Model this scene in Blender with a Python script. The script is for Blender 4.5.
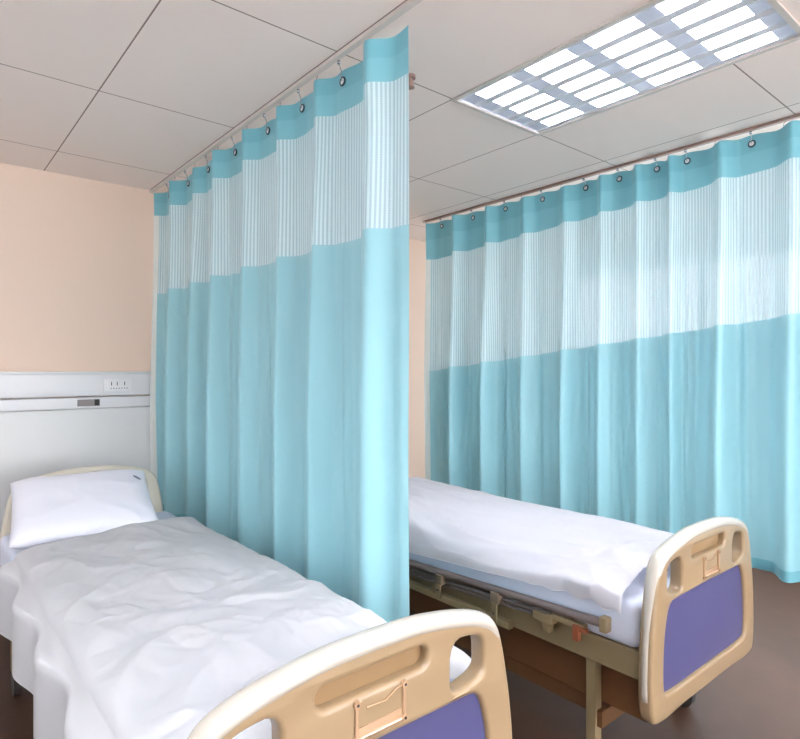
import bpy, bmesh, math, random
from mathutils import Vector, Matrix, noise
random.seed(4)
S = bpy.context.scene
for o in list(bpy.data.objects): bpy.data.objects.remove(o)
COL = S.collection
PI = math.pi

# ------------------------------------------------------------------ camera, world, light, exposure
cd = bpy.data.cameras.new('camera'); cam = bpy.data.objects.new('camera', cd); COL.objects.link(cam)
cd.sensor_fit = 'HORIZONTAL'; cd.sensor_width = 36; cd.lens = 589/800*36; cd.clip_start = .03
cam.location = (0, 0, 1.5); cam.rotation_euler = (PI/2, 0, -math.atan2(.64, .768))
cd.shift_y = -1.5/800
S.camera = cam
W = bpy.data.worlds.new('world'); S.world = W; W.use_nodes = True
W.node_tree.nodes['Background'].inputs[0].default_value = (.80, .88, 1, 1)
W.node_tree.nodes['Background'].inputs[1].default_value = 1.5
S.view_settings.view_transform = 'Standard'; S.view_settings.look = 'None'
S.view_settings.gamma = 1; S.view_settings.use_curve_mapping = False
S.view_settings.exposure = 0.17
def area(name, loc, rot, sx, sy, power, col=(1, 1, 1)):
    l = bpy.data.lights.new(name, 'AREA'); l.shape = 'RECTANGLE'; l.size = sx; l.size_y = sy
    l.energy = power; l.color = col
    o = bpy.data.objects.new(name, l); COL.objects.link(o); o.location = loc; o.rotation_euler = rot
    return o
# daylight outside the windows: behind the camera, on the left, and beyond the far curtain
area('window_daylight', (1.75, -4.15, 1.6), (PI/2, 0, 0), 5.1, 1.7, 290, (.97, .98, 1))
area('window_daylight', (-2.05, 1.9, 1.6), (PI/2, 0, -PI/2), 3.2, 1.7, 16, (.97, .98, 1))
area('window_daylight', (5.36, 1.6, 1.6), (PI/2, 0, PI/2), 3.8, 1.7, 42, (.99, .98, .97))
TUBE = 120.0      # ceiling lamp tubes

# ------------------------------------------------------------------ materials
def lin(c):
    f = lambda v: (v/255/12.92) if v/255 <= .04045 else ((v/255+.055)/1.055)**2.4
    return (f(c[0]), f(c[1]), f(c[2]), 1)
def mat(name, col, rough=.6, metal=0, spec=.5, coat=0, bump=0, bscale=60, var=0, vscale=4, sheen=0):
    m = bpy.data.materials.new(name); m.use_nodes = True
    nt = m.node_tree; b = nt.nodes['Principled BSDF']
    b.inputs['Base Color'].default_value = lin(col); b.inputs['Roughness'].default_value = rough
    b.inputs['Metallic'].default_value = metal; b.inputs['Specular IOR Level'].default_value = spec
    b.inputs['Coat Weight'].default_value = coat; b.inputs['Sheen Weight'].default_value = sheen
    tc = nt.nodes.new('ShaderNodeTexCoord')
    if bump:
        n = nt.nodes.new('ShaderNodeTexNoise'); n.inputs['Scale'].default_value = bscale; n.inputs['Detail'].default_value = 4
        nt.links.new(tc.outputs['Object'], n.inputs['Vector'])
        bp = nt.nodes.new('ShaderNodeBump'); bp.inputs['Strength'].default_value = bump; bp.inputs['Distance'].default_value = .01
        nt.links.new(n.outputs['Fac'], bp.inputs['Height']); nt.links.new(bp.outputs['Normal'], b.inputs['Normal'])
    if var:
        n = nt.nodes.new('ShaderNodeTexNoise'); n.inputs['Scale'].default_value = vscale; n.inputs['Detail'].default_value = 3
        nt.links.new(tc.outputs['Object'], n.inputs['Vector'])
        mx = nt.nodes.new('ShaderNodeMix'); mx.data_type = 'RGBA'
        mx.inputs[6].default_value = lin([c*(1-var) for c in col]); mx.inputs[7].default_value = lin([min(255, c*(1+var)) for c in col])
        nt.links.new(n.outputs['Fac'], mx.inputs[0]); nt.links.new(mx.outputs[2], b.inputs['Base Color'])
    return m
def emis(name, col, st):
    m = bpy.data.materials.new(name); m.use_nodes = True; nt = m.node_tree
    e = nt.nodes.new('ShaderNodeEmission'); e.inputs[0].default_value = lin(col); e.inputs[1].default_value = st
    nt.links.new(e.outputs[0], nt.nodes['Material Output'].inputs[0]); return m
def cloth_mat(name, col, trans=.3, mesh=False, gloss=.5, col2=None, hole=.75):
    m = bpy.data.materials.new(name); m.use_nodes = True; nt = m.node_tree; N = nt.nodes; L = nt.links
    for n in list(N):
        if n.type == 'BSDF_PRINCIPLED': N.remove(n)
    out = [n for n in N if n.type == 'OUTPUT_MATERIAL'][0]
    p = N.new('ShaderNodeBsdfPrincipled'); p.inputs['Base Color'].default_value = lin(col); p.inputs['Roughness'].default_value = .4
    p.inputs['Specular IOR Level'].default_value = gloss; p.inputs['Sheen Weight'].default_value = .15
    t = N.new('ShaderNodeBsdfTranslucent'); t.inputs[0].default_value = lin(col)
    mx = N.new('ShaderNodeMixShader'); mx.inputs[0].default_value = trans
    L.new(p.outputs[0], mx.inputs[1]); L.new(t.outputs[0], mx.inputs[2])
    uv = N.new('ShaderNodeUVMap'); sp = N.new('ShaderNodeSeparateXYZ'); L.new(uv.outputs[0], sp.inputs[0])
    def math_(op, a, b=None):
        n = N.new('ShaderNodeMath'); n.operation = op
        for i, v in enumerate((a, b)):
            if v is None: continue
            if isinstance(v, (int, float)): n.inputs[i].default_value = v
            else: L.new(v, n.inputs[i])
        return n.outputs[0]
    if mesh:
        # stripes of net 17 mm apart along the cloth, each a ladder of small holes
        su = math_('FRACT', math_('DIVIDE', sp.outputs[0], .017))
        band = math_('LESS_THAN', math_('ABSOLUTE', math_('SUBTRACT', su, .5)), .24)
        sv = math_('FRACT', math_('DIVIDE', sp.outputs[1], .0085))
        dot = math_('GREATER_THAN', sv, .35)
        hm = math_('MULTIPLY', band, dot)
        fac = math_('MULTIPLY', hm, hole)
        cm = N.new('ShaderNodeMix'); cm.data_type = 'RGBA'
        cm.inputs[6].default_value = lin(col); cm.inputs[7].default_value = lin(col2 or col)
        L.new(band, cm.inputs[0]); L.new(cm.outputs[2], p.inputs['Base Color']); L.new(cm.outputs[2], t.inputs[0])
        tr = N.new('ShaderNodeBsdfTransparent'); m2 = N.new('ShaderNodeMixShader')
        L.new(fac, m2.inputs[0]); L.new(mx.outputs[0], m2.inputs[1]); L.new(tr.outputs[0], m2.inputs[2])
        L.new(m2.outputs[0], out.inputs[0])
    else:
        n = N.new('ShaderNodeTexNoise'); n.inputs['Scale'].default_value = 300; bp = N.new('ShaderNodeBump')
        bp.inputs['Strength'].default_value = .08; bp.inputs['Distance'].default_value = .002
        L.new(uv.outputs[0], n.inputs['Vector']); L.new(n.outputs['Fac'], bp.inputs['Height']); L.new(bp.outputs[0], p.inputs['Normal'])
        L.new(mx.outputs[0], out.inputs[0])
    return m

M = {}
M['wall'] = mat('wall_paint', (232, 208, 190), .75, bump=.04, bscale=140)
M['white_wall'] = mat('window_wall_paint', (236, 228, 220), .8)
M['panel'] = mat('pale_laminate', (226, 225, 228), .35)
M['panel_low'] = mat('pale_grey_laminate', (222, 222, 222), .4)
M['socket'] = mat('socket_plastic', (232, 231, 233), .3)
M['dark'] = mat('dark_slot', (38, 36, 38), .5)
M['greyslot'] = mat('grey_clip', (130, 122, 122), .4)
M['header'] = cloth_mat('teal_header_cloth', (120, 186, 200), .14)
M['header2'] = cloth_mat('pale_teal_header_cloth', (130, 195, 208), .14)
M['teal'] = cloth_mat('teal_curtain_cloth', (156, 207, 217), .16)
M['net'] = cloth_mat('pale_net_cloth', (214, 236, 241), .25, mesh=True, col2=(182, 213, 222), hole=.12)
M['edge'] = cloth_mat('white_edge_tape', (245, 245, 240), .3)  # far edge hem, its lit look painted as white
M['chrome'] = mat('chrome', (200, 200, 205), .25, 1)
M['grommet'] = mat('dark_nickel_ring', (60, 82, 92), .3, .8)
M['track'] = mat('white_track', (215, 205, 198), .4)
M['brown_track'] = mat('brown_track_lip', (150, 122, 112), .4)
M['beige'] = mat('beige_moulded_plastic', (154, 131, 101), .32, coat=.35, var=.02, vscale=9)
M['rim'] = mat('pale_glossy_rim_plastic', (186, 179, 168), .22, coat=.6)  # paler than the board: light reflected off the rounding is in the colour
M['grip'] = mat('beige_recess_plastic', (150, 122, 88), .4)
M['cream'] = mat('cream_moulded_plastic', (222, 214, 198), .35, coat=.3)
M['blue'] = mat('violet_blue_insert', (74, 74, 116), .4)
M['clear'] = mat('peach_clear_plastic', (182, 150, 120), .2, coat=.6)
M['frame'] = mat('beige_painted_steel', (134, 118, 88), .4)
M['brownsteel'] = mat('brown_painted_steel', (96, 64, 36), .5)  # beige steel under the bed, its shade painted in as brown
M['tube'] = mat('taupe_rail_tube', (118, 104, 100), .35, .2)
M['clamp'] = mat('bronze_grey_clamp', (110, 96, 80), .4)
M['orange'] = mat('orange_lever', (128, 72, 48), .4)
M['caster'] = mat('grey_rubber', (60, 58, 58), .6)
M['sheet'] = mat('white_sheet_cotton', (216, 224, 242), .8, bump=.15, bscale=30, sheen=.2)
M['duvet'] = mat('white_duvet_cotton', (250, 250, 253), .6, bump=.10, bscale=26, sheen=.2, spec=.25)
M['duvet2'] = mat('lilac_white_duvet_cotton', (246, 244, 249), .6, bump=.08, bscale=22, sheen=.2, spec=.25)
M['pillow'] = mat('white_pillow_cotton', (224, 225, 236), .7, bump=.08, bscale=24, sheen=.2)
M['logo'] = mat('blue_grey_print', (96, 108, 136), .6)
M['alu'] = mat('bright_louvre_aluminium', (222, 220, 236), .2, .3)
M['alu_dull'] = mat('louvre_spine', (214, 214, 220), .35)
M['reflector'] = mat('white_reflector', (238, 240, 250), .3)
M['lframe'] = mat('lamp_frame', (208, 198, 190), .4)
M['lamp'] = emis('lamp_tube_glow', (244, 248, 255), TUBE)
M['winframe'] = mat('white_window_frame', (235, 235, 232), .4)
g = mat('window_glass', (255, 255, 255), 0.0); g.node_tree.nodes['Principled BSDF'].inputs['Transmission Weight'].default_value = 1
g.node_tree.nodes['Principled BSDF'].inputs['IOR'].default_value = 1.01; M['glass'] = g

def ceiling_mat():
    m = mat('ceiling_tiles', (244, 230, 222), .85, bump=.05, bscale=200); nt = m.node_tree; N = nt.nodes; L = nt.links
    b = N['Principled BSDF']; tc = [n for n in N if n.type == 'TEX_COORD'][0]
    sp = N.new('ShaderNodeSeparateXYZ'); L.new(tc.outputs['Object'], sp.inputs[0])
    def line(sock, off, pitch, w):
        a = N.new('ShaderNodeMath'); a.operation = 'SUBTRACT'; L.new(sock, a.inputs[0]); a.inputs[1].default_value = off - 100*pitch - pitch/2
        d = N.new('ShaderNodeMath'); d.operation = 'DIVIDE'; L.new(a.outputs[0], d.inputs[0]); d.inputs[1].default_value = pitch
        fr = N.new('ShaderNodeMath'); fr.operation = 'FRACT'; L.new(d.outputs[0], fr.inputs[0])
        s = N.new('ShaderNodeMath'); s.operation = 'SUBTRACT'; L.new(fr.outputs[0], s.inputs[0]); s.inputs[1].default_value = .5
        ab = N.new('ShaderNodeMath'); ab.operation = 'ABSOLUTE'; L.new(s.outputs[0], ab.inputs[0])
        c = N.new('ShaderNodeMath'); c.operation = 'LESS_THAN'; L.new(ab.outputs[0], c.inputs[0]); c.inputs[1].default_value = w/pitch/2
        return c.outputs[0]
    lx = line(sp.outputs[0], .630, .6167, .006); ly = line(sp.outputs[1], 1.868, .925, .006)
    mxn = N.new('ShaderNodeMath'); mxn.operation = 'MAXIMUM'; L.new(lx, mxn.inputs[0]); L.new(ly, mxn.inputs[1])
    mx = N.new('ShaderNodeMix'); mx.data_type = 'RGBA'; mx.inputs[6].default_value = lin((244, 230, 222)); mx.inputs[7].default_value = lin((150, 128, 118))
    L.new(mxn.outputs[0], mx.inputs[0]); L.new(mx.outputs[2], b.inputs['Base Color'])
    return m
M['ceiling'] = ceiling_mat()
def floor_mat():
    m = mat('dark_brown_floor', (70, 46, 32), .55, bump=.03, bscale=40, var=.15, vscale=6); return m
M['floor'] = floor_mat()

# ------------------------------------------------------------------ mesh helpers
def box(bm, lo, hi, bev=0, seg=2, rot=None):
    r = bmesh.ops.create_cube(bm, size=1); vs = r['verts']
    for v in vs: v.co = Vector([lo[i] + (v.co[i]+.5)*(hi[i]-lo[i]) for i in range(3)])
    if bev:
        es = list({e for v in vs for e in v.link_edges})
        rr = bmesh.ops.bevel(bm, geom=es, offset=bev, segments=seg, affect='EDGES', profile=.7)
    return vs
def tube(bm, pts, r, n=10, caps=True):
    pts = [Vector(p) for p in pts]; rings = []
    prev = None
    for i, p in enumerate(pts):
        d = (pts[min(i+1, len(pts)-1)] - pts[max(i-1, 0)]).normalized()
        if prev is None: a = d.orthogonal().normalized()
        else: a = (prev - d*prev.dot(d)).normalized()
        prev = a; b = d.cross(a)
        rr = r[i] if isinstance(r, (list, tuple)) else r
        rings.append([bm.verts.new(p + (a*math.cos(2*PI*k/n) + b*math.sin(2*PI*k/n))*rr) for k in range(n)])
    for i in range(len(rings)-1):
        for k in range(n):
            bm.faces.new((rings[i][k], rings[i][(k+1) % n], rings[i+1][(k+1) % n], rings[i+1][k]))
    if caps:
        bm.faces.new(rings[0][::-1]); bm.faces.new(rings[-1])
def torus(bm, c, axis, R, r, n=20, m=8):
    c = Vector(c); axis = Vector(axis).normalized(); a = axis.orthogonal().normalized(); b = axis.cross(a)
    rg = []
    for i in range(n):
        t = 2*PI*i/n; d = a*math.cos(t)+b*math.sin(t)
        rg.append([bm.verts.new(c+d*(R+r*math.cos(2*PI*k/m))+axis*r*math.sin(2*PI*k/m)) for k in range(m)])
    for i in range(n):
        for k in range(m):
            bm.faces.new((rg[i][k], rg[(i+1) % n][k], rg[(i+1) % n][(k+1) % m], rg[i][(k+1) % m]))
def obj(name, bm, m, parent=None, smooth=False, angle=None):
    bmesh.ops.recalc_face_normals(bm, faces=bm.faces)
    me = bpy.data.meshes.new(name); bm.to_mesh(me); bm.free()
    if smooth:
        for p in me.polygons: p.use_smooth = True
    elif angle is not None:
        for p in me.polygons: p.use_smooth = True
        me.set_sharp_from_angle(angle=math.radians(angle))
    me.materials.append(M[m])
    o = bpy.data.objects.new(name, me); COL.objects.link(o)
    if parent:
        o.parent = parent
    return o
def NB(): return bmesh.new()
def tag(o, label, cat, group=None):
    o['label'] = label; o['category'] = cat
    if group: o['group'] = group
    return o
def thing(name, label, cat, loc=(0, 0, 0), group=None):
    o = bpy.data.objects.new(name, None); COL.objects.link(o); o.location = loc; o.empty_display_size = .1
    return tag(o, label, cat, group)
def struct(name, bm, m, parent=None):
    o = obj(name, bm, m, parent)
    if not parent: o['kind'] = 'structure'
    return o
def rebase(root):
    """children were built in room coordinates: keep them there"""
    inv = Matrix.Translation(root.location).inverted()
    for c in [c for c in bpy.data.objects if c.parent == root]:
        if c.type == 'MESH': c.data.transform(inv)
        for g in [g for g in bpy.data.objects if g.parent == c]:
            g.data.transform(inv)

# ------------------------------------------------------------------ the room
X0, X1, Y0, Y1, H = -1.9, 5.2, -4.0, 4.14, 2.7
LX, LY, LW, LL = 1.870, .700, .600, 1.160          # the lamp over the aisle
lamps = [(LX, LY), (LX, -2.05), (-1.21, -2.05), (.03, -.24), (3.72, -1.13)]  # first is the aisle lamp; the rest are added, unseen, for more light
b = NB(); box(b, (X0-.1, Y0-.1, -.1), (X1+.1, Y1+.1, 0)); struct('floor', b, 'floor')
b = NB()
def quad(bm, x0, y0, x1, y1, z):
    vs = [bm.verts.new(p) for p in ((x0, y0, z), (x0, y1, z), (x1, y1, z), (x1, y0, z))]; bm.faces.new(vs)
xs = sorted({X0-.1, X1+.1} | {l[0] for l in lamps} | {l[0]+LW for l in lamps})
ys = sorted({Y0-.1, Y1+.1} | {l[1] for l in lamps} | {l[1]+LL for l in lamps})
for i in range(len(xs)-1):
    for j in range(len(ys)-1):
        cx, cy = (xs[i]+xs[i+1])/2, (ys[j]+ys[j+1])/2
        if any(l[0] < cx < l[0]+LW and l[1] < cy < l[1]+LL for l in lamps): continue
        box(b, (xs[i], ys[j], H), (xs[i+1], ys[j+1], H+.12))
bmesh.ops.remove_doubles(b, verts=b.verts, dist=1e-5)
seen = {}
for f in list(b.faces):
    k = tuple(sorted(v.index for v in f.verts)); seen.setdefault(tuple(round(x, 4) for x in f.calc_center_median()), []).append(f)
for k, fs in seen.items():
    if len(fs) > 1:
        bmesh.ops.delete(b, geom=fs, context='FACES_ONLY')
struct('ceiling', b, 'ceiling')
b = NB(); box(b, (X0-.1, Y1, 0), (X1+.1, Y1+.1, H)); struct('wall_back', b, 'wall')
def wall_with_window(name, horiz, a0, a1, w0, w1, z0, z1, c0, c1):
    b = NB()
    def bb(p0, p1, q0, q1):
        if p1-p0 < 1e-4: return
        if horiz: box(b, (p0, c0, q0), (p1, c1, q1))
        else: box(b, (c0, p0, q0), (c1, p1, q1))
    bb(a0, w0, 0, H); bb(w1, a1, 0, H); bb(w0, w1, 0, z0); bb(w0, w1, z1, H)
    return struct(name, b, 'white_wall')
wall_with_window('wall_front', True, X0-.1, X1+.1, -.8, 4.3, .75, 2.45, Y0-.1, Y0)
wall_with_window('wall_left', False, Y0, Y1, .3, 3.5, .75, 2.45, X0-.1, X0)
wall_with_window('wall_right', False, Y0-.1, Y1, -.3, 3.5, .75, 2.45, X1, X1+.1)
def window(name, horiz, w0, w1, z0, z1, c):
    b = NB(); t = .05
    def bb(p0, p1, q0, q1, d=.03):
        if horiz: box(b, (p0, c-d, q0), (p1, c+d, q1), .004)
        else: box(b, (c-d, p0, q0), (c+d, p1, q1), .004)
    bb(w0, w1, z0, z0+t); bb(w0, w1, z1-t, z1)
    for k in range(4):
        p = w0+(w1-w0-t)*k/3; bb(p, p+t, z0+t, z1-t)
    o = struct(name, b, 'winframe'); b = NB()
    if horiz: box(b, (w0+.02, c-.003, z0+.02), (w1-.02, c+.003, z1-.02))
    else: box(b, (c-.003, w0+.02, z0+.02), (c+.003, w1-.02, z1-.02))
    obj('pane', b, 'glass', o)
window('window_1', True, -.8, 4.3, .75, 2.45, Y0-.05)
window('window_2', False, .3, 3.5, .75, 2.45, X0-.05)
window('window_3', False, -.3, 3.5, .75, 2.45, X1+.05)
b = NB(); box(b, (X0, Y1-.012, 0), (X1, Y1, .09), .003); struct('baseboard_back', b, 'white_wall')

# ------------------------------------------------------------------ ceiling lamps with louvres
def lamp(x, y, label, group=None):
    r = thing('ceiling_light', label, 'ceiling light', (x, y, H), group)
    b = NB(); d = .11; t = .012          # housing
    box(b, (0, 0, d), (LW, LL, d+.01))
    for lo, hi in (((0, 0, 0), (t, LL, d)), ((LW-t, 0, 0), (LW, LL, d)), ((t, 0, 0), (LW-t, t, d)), ((t, LL-t, 0), (LW-t, LL, d))): box(b, lo, hi)
    obj('housing', b, 'reflector', r)
    b = NB(); w = .014
    for lo, hi in (((-w, -w, -.008), (.006, LL+w, -.0005)), ((LW-.006, -w, -.008), (LW+w, LL+w, -.0005)), ((.006, -w, -.008), (LW-.006, .006, -.0005)), ((.006, LL-.006, -.008), (LW-.006, LL+w, -.0005))): box(b, lo, hi)
    obj('trim_frame', b, 'lframe', r)
    n = 5; cw = (LW-2*t)/n
    for k in range(n):
        cx = t+cw*(k+.5); b = NB(); tube(b, [(cx, .04, .068), (cx, LL-.04, .068)], .014, 12); obj('lamp_tube', b, 'lamp', r, angle=40)
    for k in range(n+1):                   # long V-shaped spines
        cx = t+cw*k; b = NB(); hw = .020; a = max(cx-hw, t); c = min(cx+hw, LW-t); tip = min(max(cx, t+.004), LW-t-.004)
        prof = [(a, .0), (c, .0), (tip+.003, .055), (tip-.003, .055)]
        v0 = [b.verts.new((p[0], t, p[1])) for p in prof]; v1 = [b.verts.new((p[0], LL-t, p[1])) for p in prof]
        for i in range(4): b.faces.new((v0[i], v0[(i+1) % 4], v1[(i+1) % 4], v1[i]))
        b.faces.new(v0); b.faces.new(v1[::-1]); obj('louvre_spine', b, 'alu_dull', r)
    me = None
    for j in range(5):                      # curved cross blades between the spines
        cy = LL-.052-.270*j
        for k in range(n):
            o_ = (t+cw*k, cy-LL, 0)
            if me is None:
                b = NB(); xa, xb = .021, cw-.021
                prof = [(-.038, 0), (-.024, .012), (-.011, .028), (-.003, .046), (.003, .046), (.011, .028), (.024, .012), (.038, 0)]
                v0 = [b.verts.new((xa, LL+p, z)) for p, z in prof]; v1 = [b.verts.new((xb, LL+p, z)) for p, z in prof]
                for q in range(8): b.faces.new((v0[q], v0[(q+1) % 8], v1[(q+1) % 8], v1[q]))
                b.faces.new(v0[::-1]); b.faces.new(v1)
                ob = obj('cross_louvre', b, 'alu', r, angle=30); me = ob.data
            else:
                ob = bpy.data.objects.new('cross_louvre', me); COL.objects.link(ob); ob.parent = r
            ob.location = o_
    return r
lamp(*lamps[0], 'louvred fluorescent ceiling light set in the tiles over the aisle between the beds')
for i, (lx, ly) in enumerate(lamps[1:]):  # out-of-view lamps added to brighten the room
    lamp(lx, ly, ['louvred fluorescent ceiling light behind the viewpoint, in line with the lit aisle lamp', 'louvred ceiling light in the corner by both windows',
        'louvred ceiling light over the foot of the near bed', 'louvred ceiling light beyond the far curtain'][i])
b = NB()
tube(b, [(1.58, 1.83, H), (1.58, 1.83, H-.012)], .022, 16); tube(b, [(1.58, 1.83, H-.012), (1.58, 1.83, H-.035), (1.58, 1.83, H-.05)], [.01, .013, .018], 16)
tag(obj('sprinkler_head', b, 'brown_track', None, angle=35), 'small round brownish sprinkler head on the ceiling by the near curtain edge', 'sprinkler')

# ------------------------------------------------------------------ curtains
def lerp(a, b, t): return a+(b-a)*t
def interp(tab, y):
    if y <= tab[0][0]: return tab[0][1]
    for (a, va), (c, vc) in zip(tab, tab[1:]):
        if y <= c: return lerp(va, vc, (y-a)/(c-a))
    return tab[-1][1]
def curtain(label, x, hooks, yn, yf, ztop, zsheer, zseam, zbot, amp, seed):
    """hooks: Y of each eyelet from near to far; yn/yf ends; z*: functions of Y"""
    r = thing('privacy_curtain', label, 'curtain', (x, (yn+yf)/2, H))
    tab = [(yn, -1.0 if hooks[0]-yn > .3 else -(hooks[0]-yn)/.33)] + [(h, i) for i, h in enumerate(hooks)] + [(yf, len(hooks)-1+(yf-hooks[-1])/.33)]
    NU = int((yf-yn)/.0065)
    def pos(i, z):
        y = yn+(yf-yn)*i/NU; ph = interp(tab, y); zr = (ztop(y)-z)/2.1
        wob = noise.noise(Vector((ph*.9+seed, zr*.8, seed)))*.10*min(1, zr*3)
        p2 = ph+wob
        fr = p2-math.floor(p2); fr = fr*.5/.38 if fr < .38 else .5+(fr-.38)*.5/.62
        s = (.5-.5*math.cos(2*PI*fr))
        k = int(math.floor(p2)); rv = random.Random(k*13+seed).random()
        a = amp*(.75+.5*rv)*(1-.12*zr)
        off = -a*(1+.55*min(1, max(0, zr*2-.3)))*s**(4.5+3*rv)
        off += .012*math.sin(2*PI*p2*2+rv*6)*min(1, zr*1.6) + .006*math.sin(2*PI*p2*3.3+seed)*min(1, zr*2)
        off += .012*noise.noise(Vector((ph*2.2, zr*1.5, seed+7)))
        dy = .016*math.sin(2*PI*fr)*(.7+.6*rv)      # the fold leans over itself
        edge = min(1, (y-yn)/.05, (yf-y)/.05); dy *= max(0, edge)
        return Vector((x+off+amp*.35, y-dy*.6, z))
    # arc length at mid height
    arc = [0]; pv = pos(0, 1.9)
    for i in range(1, NU+1):
        p = pos(i, 1.9); arc.append(arc[-1]+(p-pv).length); pv = p
    def sag(i):
        y = yn+(yf-yn)*i/NU; ph = interp(tab, y); return -.016*(.5-.5*math.cos(2*PI*(ph)))
    def strip(name, za, zb, nv, m, i0=0, i1=None, push=0):
        i1 = NU if i1 is None else i1
        b = NB(); uvl = b.loops.layers.uv.new('UVMap'); rows = []
        for j in range(nv+1):
            row = []
            for i in range(i0, i1+1):
                y = yn+(yf-yn)*i/NU; z = lerp(za(y), zb(y), j/nv)
                if name == 'top_hem': z += sag(i)*(1-.5*j/nv)
                if name == 'header_band': z += sag(i)*.5*(1-j/nv)
                p = pos(i, z); p.x += push
                row.append((b.verts.new(p), arc[i], z))
            rows.append(row)
        for j in range(nv):
            for i in range(len(rows[0])-1):
                q = [rows[j][i], rows[j][i+1], rows[j+1][i+1], rows[j+1][i]]
                f = b.faces.new([k[0] for k in q])
                for l, k in zip(f.loops, q): l[uvl].uv = (k[1], k[2])
        return obj(name, b, m, r, smooth=True)
    strip('top_hem', ztop, lambda y: ztop(y)*.55+zsheer(y)*.45, 4, 'header')
    strip('header_band', lambda y: ztop(y)*.55+zsheer(y)*.45, zsheer, 4, 'header2')
    strip('net_panel', zsheer, zseam, 16, 'net')
    strip('cloth_panel', zseam, zbot, 40, 'teal')
    strip('bottom_hem', lambda y: zbot(y)+.05, lambda y: zbot(y)-.002, 2, 'header', push=-.003)
    strip('edge_tape', lambda y: zsheer(y)+.0, zbot, 30, 'edge', NU-3, NU, push=-.003)
    for h in hooks:
        i = round((h-yn)/(yf-yn)*NU); p = pos(i, ztop(h)-.045)
        b = NB(); torus(b, p+Vector((-.004, 0, 0)), (1, 0, 0), .0150, .0040); ey = obj('eyelet', b, 'grommet', r, smooth=True); b = NB(); tube(b, [p+Vector((-.0035, 0, 0)), p+Vector((-.0055, 0, 0))], .0125, 16); obj('eyelet_centre', b, 'panel', ey)
        b = NB(); tube(b, [p+Vector((-.006, 0, .002)), p+Vector((-.014, 0, .012)), p+Vector((-.010, 0, .04)), Vector((x, h, ztop(h)+.02)), Vector((x, h, H-.018))], .0022, 6)
        tube(b, [(x, h, H-.03), (x, h, H-.0165)], .006, 8); obj('hook', b, 'chrome', r, smooth=True)
    for h0, h1 in zip(hooks, hooks[1:]):
        h = (h0+h1)/2; i = round((h-yn)/(yf-yn)*NU); p = pos(i, ztop(h)+sag(i)-.006)
        b = NB(); tube(b, [p, p+Vector((.01, 0, .025)), Vector((x, h, H-.0165))], .0016, 6); obj('hook', b, 'chrome', r, smooth=True)
    rebase(r); return r
HL = [1.893, 2.20, 2.514, 2.873, 3.216, 3.538, 3.865]
curtain('long teal curtain with a pale net upper band, beside the bed with the blue-panelled footboard', 1.27, HL, 1.505, 3.985,
        lambda y: 2.655, lambda y: 2.495, lambda y: 1.985, lambda y: .56, .068, 3)
HR = [.52, .83, 1.14, 1.462, 1.60+.03, 1.86, 2.09, 2.41, 2.728, 3.045, 3.38]
curtain('teal curtain with a pale net band hanging behind the bed with the brown side rail', 3.23, HR, .42, 3.50,
        lambda y: 2.672, lambda y: lerp(2.37, 2.47, (3.5-y)/2.2), lambda y: lerp(1.475, 1.715, (3.5-y)/2.2), lambda y: .50, .070, 11)
def rail(label, x, y0, y1, m):
    r = thing('curtain_rail', label, 'curtain rail', (x, (y0+y1)/2, H))
    b = NB(); box(b, (x-.012, y0, H-.016), (x+.012, y1, H-.0005), .002); obj('track', b, m, r)
    for y in (y0, y1):
        b = NB(); box(b, (x-.016, y-.010, H-.021), (x+.016, y+.010, H-.0003), .003); obj('end_cap', b, 'track', r)
    rebase(r); return r
rail('thin white ceiling track carrying the near teal curtain', 1.26, 1.0, 4.12, 'track')
rail('brownish ceiling track carrying the far teal curtain', 3.23, -.4, 3.56, 'brown_track')

# ------------------------------------------------------------------ head-end wall unit
r = thing('bed_head_unit', 'pale wall-mounted service panel with sockets behind the headboard', 'wall panel', (.6, Y1, 0))
b = NB(); box(b, (-.6, Y1-.075, 1.325), (1.75, Y1, 1.462), .006); obj('socket_channel', b, 'panel', r, angle=30)
b = NB(); box(b, (-.6, Y1-.085, 1.462), (1.75, Y1, 1.478), .004); obj('top_ledge', b, 'panel_low', r, angle=30)
b = NB(); box(b, (-.6, Y1-.062, 1.245), (1.75, Y1, 1.318), .014, 3); obj('equipment_rail', b, 'panel', r, angle=30)
b = NB(); box(b, (-.6, Y1-.045, .10), (1.75, Y1, 1.243), .003); obj('lower_panel', b, 'panel_low', r, angle=30)
b = NB(); box(b, (.80, Y1-.070, 1.262), (.925, Y1-.058, 1.304), .002); o = obj('clip_slot', b, 'greyslot', r)
b = NB(); box(b, (.895, Y1-.0725, 1.264), (.923, Y1-.068, 1.302), .001); obj('slot_opening', b, 'dark', o)
so = None
b = NB(); box(b, (.945, Y1-.081, 1.352), (1.110, Y1-.072, 1.430), .003); so = obj('socket_plate', b, 'socket', r, angle=30)
b = NB()
for sx in (.990, 1.024, 1.068): 
    box(b, (sx-.0022, Y1-.0825, 1.388), (sx+.0022, Y1-.080, 1.412))
for k in range(7): box(b, (.985+k*.016, Y1-.0825, 1.368), (.991+k*.016, Y1-.080, 1.373))
obj('socket_slot', b, 'dark', so)
rebase(r)

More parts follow.
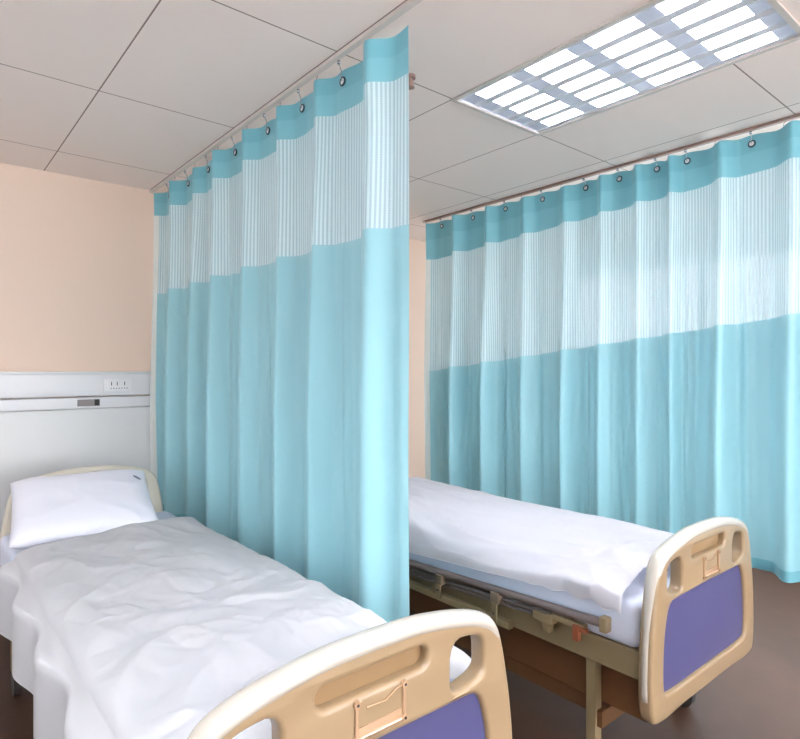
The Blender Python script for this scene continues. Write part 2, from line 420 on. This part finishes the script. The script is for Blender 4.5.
# ------------------------------------------------------------------ beds
def shape2d(name, outline, holes, y, thick, bevel, m, parent, res=2):
    cu = bpy.data.curves.new(name, 'CURVE'); cu.dimensions = '2D'; cu.fill_mode = 'BOTH'
    cu.extrude = thick/2-bevel; cu.bevel_depth = bevel; cu.bevel_resolution = 3; cu.offset = -bevel
    for pts in [outline]+holes:
        s = cu.splines.new('POLY'); s.points.add(len(pts)-1); s.use_cyclic_u = True
        for p, q in zip(s.points, pts): p.co = (q[0], q[1], 0, 1)
    o = bpy.data.objects.new(name, cu); COL.objects.link(o); bpy.context.view_layer.update()
    me = bpy.data.meshes.new_from_object(o.evaluated_get(bpy.context.evaluated_depsgraph_get()))
    bpy.data.objects.remove(o)
    for v in me.vertices: v.co = Vector((v.co.x, y-v.co.z, v.co.y))
    for p in me.polygons: p.use_smooth = True
    me.set_sharp_from_angle(angle=math.radians(35)); me.materials.clear(); me.materials.append(M[m])
    b = NB(); b.from_mesh(me); bmesh.ops.remove_doubles(b, verts=b.verts, dist=1e-5); bmesh.ops.recalc_face_normals(b, faces=b.faces); b.to_mesh(me); b.free()
    ob = bpy.data.objects.new(name, me); COL.objects.link(ob); ob.parent = parent
    return ob
def smooth_loop(pts, it=3, closed=True):
    for _ in range(it):
        q = []
        n = len(pts)
        for i in range(n if closed else n-1):
            a, c = Vector(pts[i]), Vector(pts[(i+1) % n])
            q += [tuple(a*.75+c*.25), tuple(a*.25+c*.75)]
        if not closed: q = [pts[0]]+q+[pts[-1]]
        pts = q
    return pts
def rrect(x0, z0, x1, z1, r, n=6):
    out = []
    for cx, cz, a0 in ((x1-r, z1-r, 0), (x0+r, z1-r, 90), (x0+r, z0+r, 180), (x1-r, z0+r, 270)):
        for k in range(n+1):
            a = math.radians(a0+90*k/n); out.append((cx+r*math.cos(a), cz+r*math.sin(a)))
    return out
half = [(0, .957), (.10, .956), (.20, .948), (.28, .936), (.335, .920), (.368, .895), (.388, .855), (.404, .79), (.424, .68), (.434, .58), (.438, .46), (.43, .36), (.40, .33), (.2, .33)]
def board(name, r, cx, y, foot, sx=1, dz=0):
    h = [(p[0], p[1]-.004-.010*min(1, max(0, (p[0]-.12)/.2))) for p in smooth_loop(half, 2, closed=False)]
    ol = [(cx+p[0], p[1]) for p in h] + [(cx-p[0], p[1]) for p in h[::-1][:-1]]
    ol[0] = (cx, h[0][1])
    hole = smooth_loop([(.216, .880), (.292, .874), (.320, .860), (.325, .80), (.320, .776), (.262, .760), (.224, .760), (.212, .780)], 2)
    holes = [[(cx+p[0], p[1]) for p in hole], [(cx-p[0], p[1]) for p in hole[::-1]]]
    grip = rrect(cx-.142, .850, cx+.142, .897, .022)
    insert = smooth_loop([(0, .742), (.25, .738), (.298, .736), (.322, .70), (.345, .60), (.35, .42), (.32, .40), (0, .40)], 2, closed=False)
    ins = [(cx+p[0], p[1]) for p in insert] + [(cx-p[0], p[1]) for p in insert[::-1][1:-1]]
    body = 'beige' if foot else 'cream'
    fb = shape2d(name, ol, holes+[grip, ins], y, .050, .012, body, r)
    g = shape2d('grip_recess', rrect(cx-.145, .847, cx+.145, .900, .023), [], y+.010, .018, .002, 'grip' if foot else 'cream', fb)
    i2 = [(cx+(p[0]-cx)*1.01, .57+(p[1]-.57)*1.015) for p in ins]
    shape2d('insert_panel', i2, [], y+.002, .026, .002, 'blue', fb)
    # rolled rim along the top and sides
    top = [q for q in h if q[1] > .40]
    def rr(z): return .008+.013*max(0, min(1, (z-.66)/.24))
    pr = []
    for i, p in enumerate(top):
        a, c = top[max(i-1, 0)], top[min(i+1, len(top)-1)]; tx, tz = c[0]-a[0], c[1]-a[1]
        if i == 0: tx, tz = 1, 0
        L = math.hypot(tx, tz); nx, nz = tz/L, -tx/L; o_ = rr(p[1])-.006
        pr.append((p[0]+nx*o_, p[1]+nz*o_, rr(p[1])))
    path = [(cx+p[0], y, p[1]) for p in pr[::-1]]+[(cx-p[0], y, p[1]) for p in pr[1:]]
    rad = [p[2] for p in pr[::-1]]+[p[2] for p in pr[1:]]
    b = NB(); tube(b, path, rad, 18)
    for v in b.verts: v.co.y = y+(v.co.y-y)*1.38
    obj('rim', b, 'rim' if foot else 'cream', fb, smooth=True)
    if foot:
        fy = y-.025                        # card holder on the outer face
        b = NB(); c0, c1, z0, z1 = cx-.052, cx+.070, .768, .838
        for x_ in (c0, c1): tube(b, [(x_, fy-.003, z0), (x_, fy-.003, z1)], .0045, 8)
        tube(b, [(c0, fy-.003, z0), (c1, fy-.003, z0)], .004, 8)
        tube(b, [(c0, fy-.002, z1), (c0+.012, fy-.003, z1+.002)], .0025, 6)
        tube(b, [(c0+.024, fy-.004, z1-.014), (c0+.072, fy-.004, z1-.017), (c0+.098, fy-.004, z1-.004), (c1, fy-.003, z1)], .002, 6)
        box(b, (c0+.006, fy-.0025, z0+.002), (c1-.006, fy-.0005, z0+.020), .0005)
        for x_ in (c0, c1):
            for z_ in (z0, z1): tube(b, [(x_, fy, z_), (x_, fy-.008, z_)], .008, 12)
        obj('card_holder', b, 'clear', fb, angle=40)
        for x_ in (c0, c1):
            for z_ in (z0, z1): b = NB(); tube(b, [(x_, fy-.0075, z_), (x_, fy-.0095, z_)], .003, 10); obj('screw', b, 'dark', fb)
    for o in [fb]+[c for c in bpy.data.objects if c.parent == fb]:
        for v in o.data.vertices:
            v.co.x = cx+(v.co.x-cx)*sx; v.co.z += dz*min(1, max(0, (v.co.z-.35)/.4))
    return fb
def bed(label, cx, ya, yb, side=False, tilt=0.0):
    r = thing('hospital_bed', label, 'bed', (cx, (ya+yb)/2, 0))
    board('footboard', r, cx, ya, True, 1, -.035 if side else 0)
    board('headboard', r, cx, yb, False, .90, .018)
    x0, x1 = cx-.39, cx+.39
    b = NB()
    for xx in (x0, x1-.04): box(b, (xx, ya+.03, .44), (xx+.04, yb-.03, .535), .004)
    for k in range(7):
        yy = ya+.06+(yb-ya-.16)*k/6; box(b, (x0+.04, yy, .455), (x1-.04, yy+.04, .505), .003)
    box(b, (x0+.04, ya+.03, .506), (x1-.04, yb-.03, .535), .003)
    obj('frame', b, 'frame', r)
    b = NB()
    for xx in (x0+.08, x1-.12): box(b, (xx, ya+.24, .20), (xx+.04, yb-.23, .26), .004)
    for yy in (ya+.2, yb-.24): box(b, (x0+.03, yy, .19), (x1-.03, yy+.05, .25), .004)
    obj('chassis', b, 'brownsteel', r)
    b = NB(); box(b, (x0+.064, ya+.05, .27), (x0+.078, yb-.06, .4395), .004); obj('underside_panel', b, 'brownsteel', r)  # underside of the frame, coloured as it looks in shade
    for xx in (x0+.02, x1-.06):
        for yy in (ya+.22, yb-.26):
            b = NB(); box(b, (xx, yy, .11), (xx+.04, yy+.04, .45), .004); lg = obj('leg', b, 'frame', r)
            b = NB(); tube(b, [(xx+.005, yy+.02, .055), (xx+.035, yy+.02, .055)], .055, 20); tube(b, [(xx+.02, yy+.02, .055), (xx+.02, yy+.02, .12)], .012, 8)
            obj('castor', b, 'caster', lg, angle=40)
    if side:
        sx = x0-.030
        def Z(y, z): return z+tilt*(2.1-y)
        yA, yB = 1.13, 3.0
        sr = None
        b = NB(); tube(b, [(sx, yA, Z(yA, .556)), (sx, yB, Z(yB, .556))], .0165, 12); sr = obj('side_rail', b, 'tube', r, angle=40)
        for k, (dz, rr, dx) in enumerate(((.522, .008, .004), (.502, .007, .006))):
            b = NB(); pts = [(sx+dx, yA+.22, Z(yA+.22, dz+.006)), (sx+dx, yA+.6, Z(yA+.6, dz)), (sx+dx, yB, Z(yB, dz))]
            tube(b, pts, rr, 8); obj('rail_bar', b, 'tube', sr, angle=40)
        b = NB(); box(b, (sx-.020, yA-.022, Z(yA, .530)), (sx+.016, yA+.006, Z(yA, .582)), .006); obj('rail_end_cap', b, 'frame', sr, angle=30)
        b = NB(); box(b, (sx-.016, 1.54, .438), (sx+.012, 2.95, .468), .004)
        for v in b.verts: v.co.z += .012*(2.1-v.co.y)
        obj('mounting_bar', b, 'frame', sr, angle=30)
        for yy in (1.945, 1.612, 2.4, 2.8):
            zt = Z(yy, 0)
            b = NB(); box(b, (sx-.026, yy-.022, .508+zt), (sx+.012, yy+.022, .552+zt), .006); obj('clamp', b, 'clamp', sr, angle=30)
            b = NB(); box(b, (sx-.026, yy-.014, .455), (sx-.018, yy+.014, .512+zt), .003); cb = obj('clamp_bracket', b, 'frame', sr, angle=30)
            b = NB(); tube(b, [(sx-.0255, yy, .492), (sx-.029, yy, .492)], .005, 12); obj('bolt', b, 'dark', sr)
        b = NB(); box(b, (sx-.020, 1.33, .535), (sx+.012, 1.42, .565), .004); box(b, (sx-.020, 1.345, .500), (sx+.012, 1.375, .537), .004); box(b, (sx-.014, 1.20, .555), (sx+.012, 1.34, .575), .003); obj('rail_latch', b, 'frame', sr, angle=30)
        b = NB(); box(b, (sx-.026, 1.215, .515), (sx-.002, 1.240, .572), .005); box(b, (sx-.020, 1.185, .552), (sx-.004, 1.22, .568), .004); obj('release_lever', b, 'orange', sr, angle=30)
    rebase(r); return r
CL, CR = .728, 2.290
bed('beige moulded hospital bed with a violet-blue footboard insert, nearest the viewpoint', CL, .972, 3.45)
bed('hospital bed with a folded-down taupe side rail, on the far side of the near curtain', CR, .972, 3.45, True, .05)
def mattress(label, cx, ya, yb, z0, z1, tilt=0):
    b = NB(); box(b, (cx-.395, ya, z0), (cx+.395, yb, z1), .045, 4)
    for v in b.verts:
        v.co.z += tilt*(2.1-v.co.y)*(.0 if v.co.z < z0+.05 else 1)
    return tag(obj('mattress', b, 'sheet', None, angle=60), label, 'mattress')
mattress('mattress in a white sheet under the crumpled duvet beside the near curtain', CL, 1.02, 3.40, .536, .70)
mattress('mattress in a pale bluish sheet showing above the taupe side rail', CR, 1.02, 3.40, .536, .70)

# ------------------------------------------------------------------ bedding
def crease(x, y, s, sd):
    w = Vector((noise.noise(Vector((x*s*.6, y*s*.6, sd)))*.9, noise.noise(Vector((x*s*.6, y*s*.6, sd+9)))*.9, 0))
    return 1-2*abs(noise.noise(Vector((x*s, y*s, sd*1.7))+w))
def cloth_sheet(name, m, nx, ny, f, thick=.012):
    b = NB(); g = [[b.verts.new(f(i/nx, j/ny)) for i in range(nx+1)] for j in range(ny+1)]
    for j in range(ny):
        for i in range(nx): b.faces.new((g[j][i], g[j][i+1], g[j+1][i+1], g[j+1][i]))
    bmesh.ops.solidify(b, geom=b.faces[:], thickness=-thick)
    return obj(name, b, m, None, smooth=True)
def duvet_left(u, v):
    xa, xb = CL-.42, CL+.40; y = lerp(1.035, 2.855+.12*u, v)
    wd = .82; dl, dr = .26, .17; tot = wd+dl+dr; s = u*tot
    top = .735+.030*math.sin(PI*min(1, max(0, (s-dl)/wd)))**.6
    edge = .012*noise.noise(Vector((y*3.1, 2, 1)))+.012*noise.noise(Vector((y*8, 5, 1)))
    if s < dl: x = xa-.02-.02*math.sin(y*14); z = top-.01-(dl-s); k = 0
    elif s > dl+wd: x = xb+edge+.014*math.sin(y*17); z = top-.01-(s-dl-wd); k = 0
    else: x = xa+(s-dl); z = top; k = min(1, (s-dl)/.10, (dl+wd-s)/.10)
    rnd = .05                                  # round the shoulders
    d = min(abs(s-dl), abs(s-dl-wd))
    if d < rnd:
        q = (1-d/rnd)**2*.018; z -= q
        x += q*(1 if s < tot/2 else -1)
    puff = .020*noise.noise(Vector((x*3.2, y*2.6, 4)))
    cr = .024*crease(x, y, 2.6, 2.3)+.022*crease(x+.3, y, 4.6, 5.1)-.008*crease(x, y+.2, 8, 8.2)+.004*crease(x, y, 13, 3.2)
    cr *= .45+.45*min(1, max(0, (2.5-y)/1.0))
    n = (puff*.7+cr)*(.35+.65*k)
    if s > dl+wd*.5: x += .055*max(0, 1-(y-1.03)/.4)*min(1, (s-dl-wd*.5)/.3)
    if k > 0: z += n
    else: x += n*.5*(1 if s > tot/2 else -1)
    if v < .06: z -= .05*(1-v/.06)**2
    if v > .975: z -= .030*((v-.975)/.025)**2
    return Vector((x, y+.012*noise.noise(Vector((x*4, 1, 3))), z))
o = cloth_sheet('duvet', 'duvet', 230, 340, duvet_left)
tag(o, 'crumpled white duvet on the near bed, running up to the beige footboard', 'duvet')
def duvet_right(u, v):
    y = lerp(1.06, 3.0, v); hem = lerp(.605, .668, (2.17-y)/.86) if y > 1.25 else .668
    hem = min(hem, .672)
    xn, xf = CR-.425, CR+.41
    # profile: near hem -> slope up -> crest -> far drop
    foot = max(0, 1-(y-1.06)/.45)
    pts = [(xn, hem), (xn+.012, hem+.030), (xn+.050, .712), (xn+.12, .742), (xn+.24, .765), (xn+.40, .766), (xn+.60, .755), (xn+.74, .748), (xf-.01, .715), (xf+.005, .60), (xf+.005, .52)]
    t = u*(len(pts)-1); i = min(int(t), len(pts)-2); a = t-i
    P = [Vector(pts[max(0, min(len(pts)-1, i+d))]) for d in (-1, 0, 1, 2)]
    q = .5*((2*P[1])+(P[2]-P[0])*a+(2*P[0]-5*P[1]+4*P[2]-P[3])*a*a+(3*P[1]-P[0]-3*P[2]+P[3])*a**3)
    x, z = q.x, q.y
    k = min(1, u/.10)
    z += k*(.013*crease(x*1.9+y*.30, y*.30, 3.6, 3.3)+.010*crease(x*2.4-y*.35, y*.45, 5, 6.1)+.010*noise.noise(Vector((x*3, y*1.5, 8))))
    x += .006*noise.noise(Vector((y*5, z*4, 2)))
    if foot > 0 and u < .55:                       # bunched corner at the foot end
        z += .022*foot*crease(x, y, 8, 1.2)*min(1, u/.12)+.02*foot*max(0, math.sin(PI*u/.55)); x -= .035*max(0, 1-abs(y-1.17)/.13)*max(0, math.sin(PI*min(1, u/.24)))**.7; z += .012*foot*(u < .1)*math.sin(y*60)*(1-u*10)
    if v < .05: z -= .02*(1-v/.05)**2
    return Vector((x, y, max(z, .50)))
o = cloth_sheet('duvet', 'duvet2', 120, 220, duvet_right)
tag(o, 'smooth lilac-white duvet on the bed with the brown side rail', 'duvet')

def pillow(label, c, w, h, th, tilt, logo):
    r = thing('pillow', label, 'pillow', c)
    b = NB(); n = 56; top = []; 
    def surf(i, j, s):
        u, v = i/n*2-1, j/n*2-1
        e = max(0, (1-abs(u)**4.5)*(1-abs(v)**4.0))**.5
        pin = 1-.03*(1-abs(v)**2)*abs(u)**4; pin2 = 1-.02*(1-abs(u)**2)*abs(v)**4
        z = s*th/2*e*(1+.10*noise.noise(Vector((u*1.6, v*1.6, s*3)))) + s*.006*crease(u*.5, v*.5, 3.5, 4)*min(1, e*2)
        return Vector((u*w/2*pin, v*h/2*pin2, z))
    G = {}
    for s in (1, -1):
        for i in range(n+1):
            for j in range(n+1):
                if s == -1 and (i in (0, n) or j in (0, n)): G[s, i, j] = G[1, i, j]
                else: G[s, i, j] = b.verts.new(surf(i, j, s))
        for i in range(n):
            for j in range(n):
                q = (G[s, i, j], G[s, i+1, j], G[s, i+1, j+1], G[s, i, j+1])
                b.faces.new(q if s == 1 else q[::-1])
    o = obj('pillowcase', b, 'pillow', r, smooth=True)
    if logo:
        b = NB(); L = Vector((w/2-.055, h/2-.135, 0)); 
        for k, (a_, c_) in enumerate(((.019, .012), (.012, .007))):
            pts = []
            for t in range(25):
                an = 2*PI*t/24; xx, yy = L.x+math.cos(an)*a_*.8-math.sin(an)*c_*.5, L.y+math.sin(an)*c_*1.1+math.cos(an)*a_*-.5
                U, V = xx/(w/2), yy/(h/2); p = surf((U+1)/2*n, (V+1)/2*n, 1); pts.append(p+Vector((0, 0, .0012)))
            tube(b, pts, .0016, 6)
        obj('printed_emblem', b, 'logo', r)
    for c2 in [c2 for c2 in bpy.data.objects if c2.parent == r]:
        c2.data.transform(Matrix.Rotation(math.radians(-7), 4, 'Z') @ Matrix.Rotation(tilt, 4, 'X'))
    return r
pillow('white pillow with a small oval emblem, leaning on the cream headboard', (CL-.085, 3.115, .848), .60, .50, .13, math.radians(23), True)
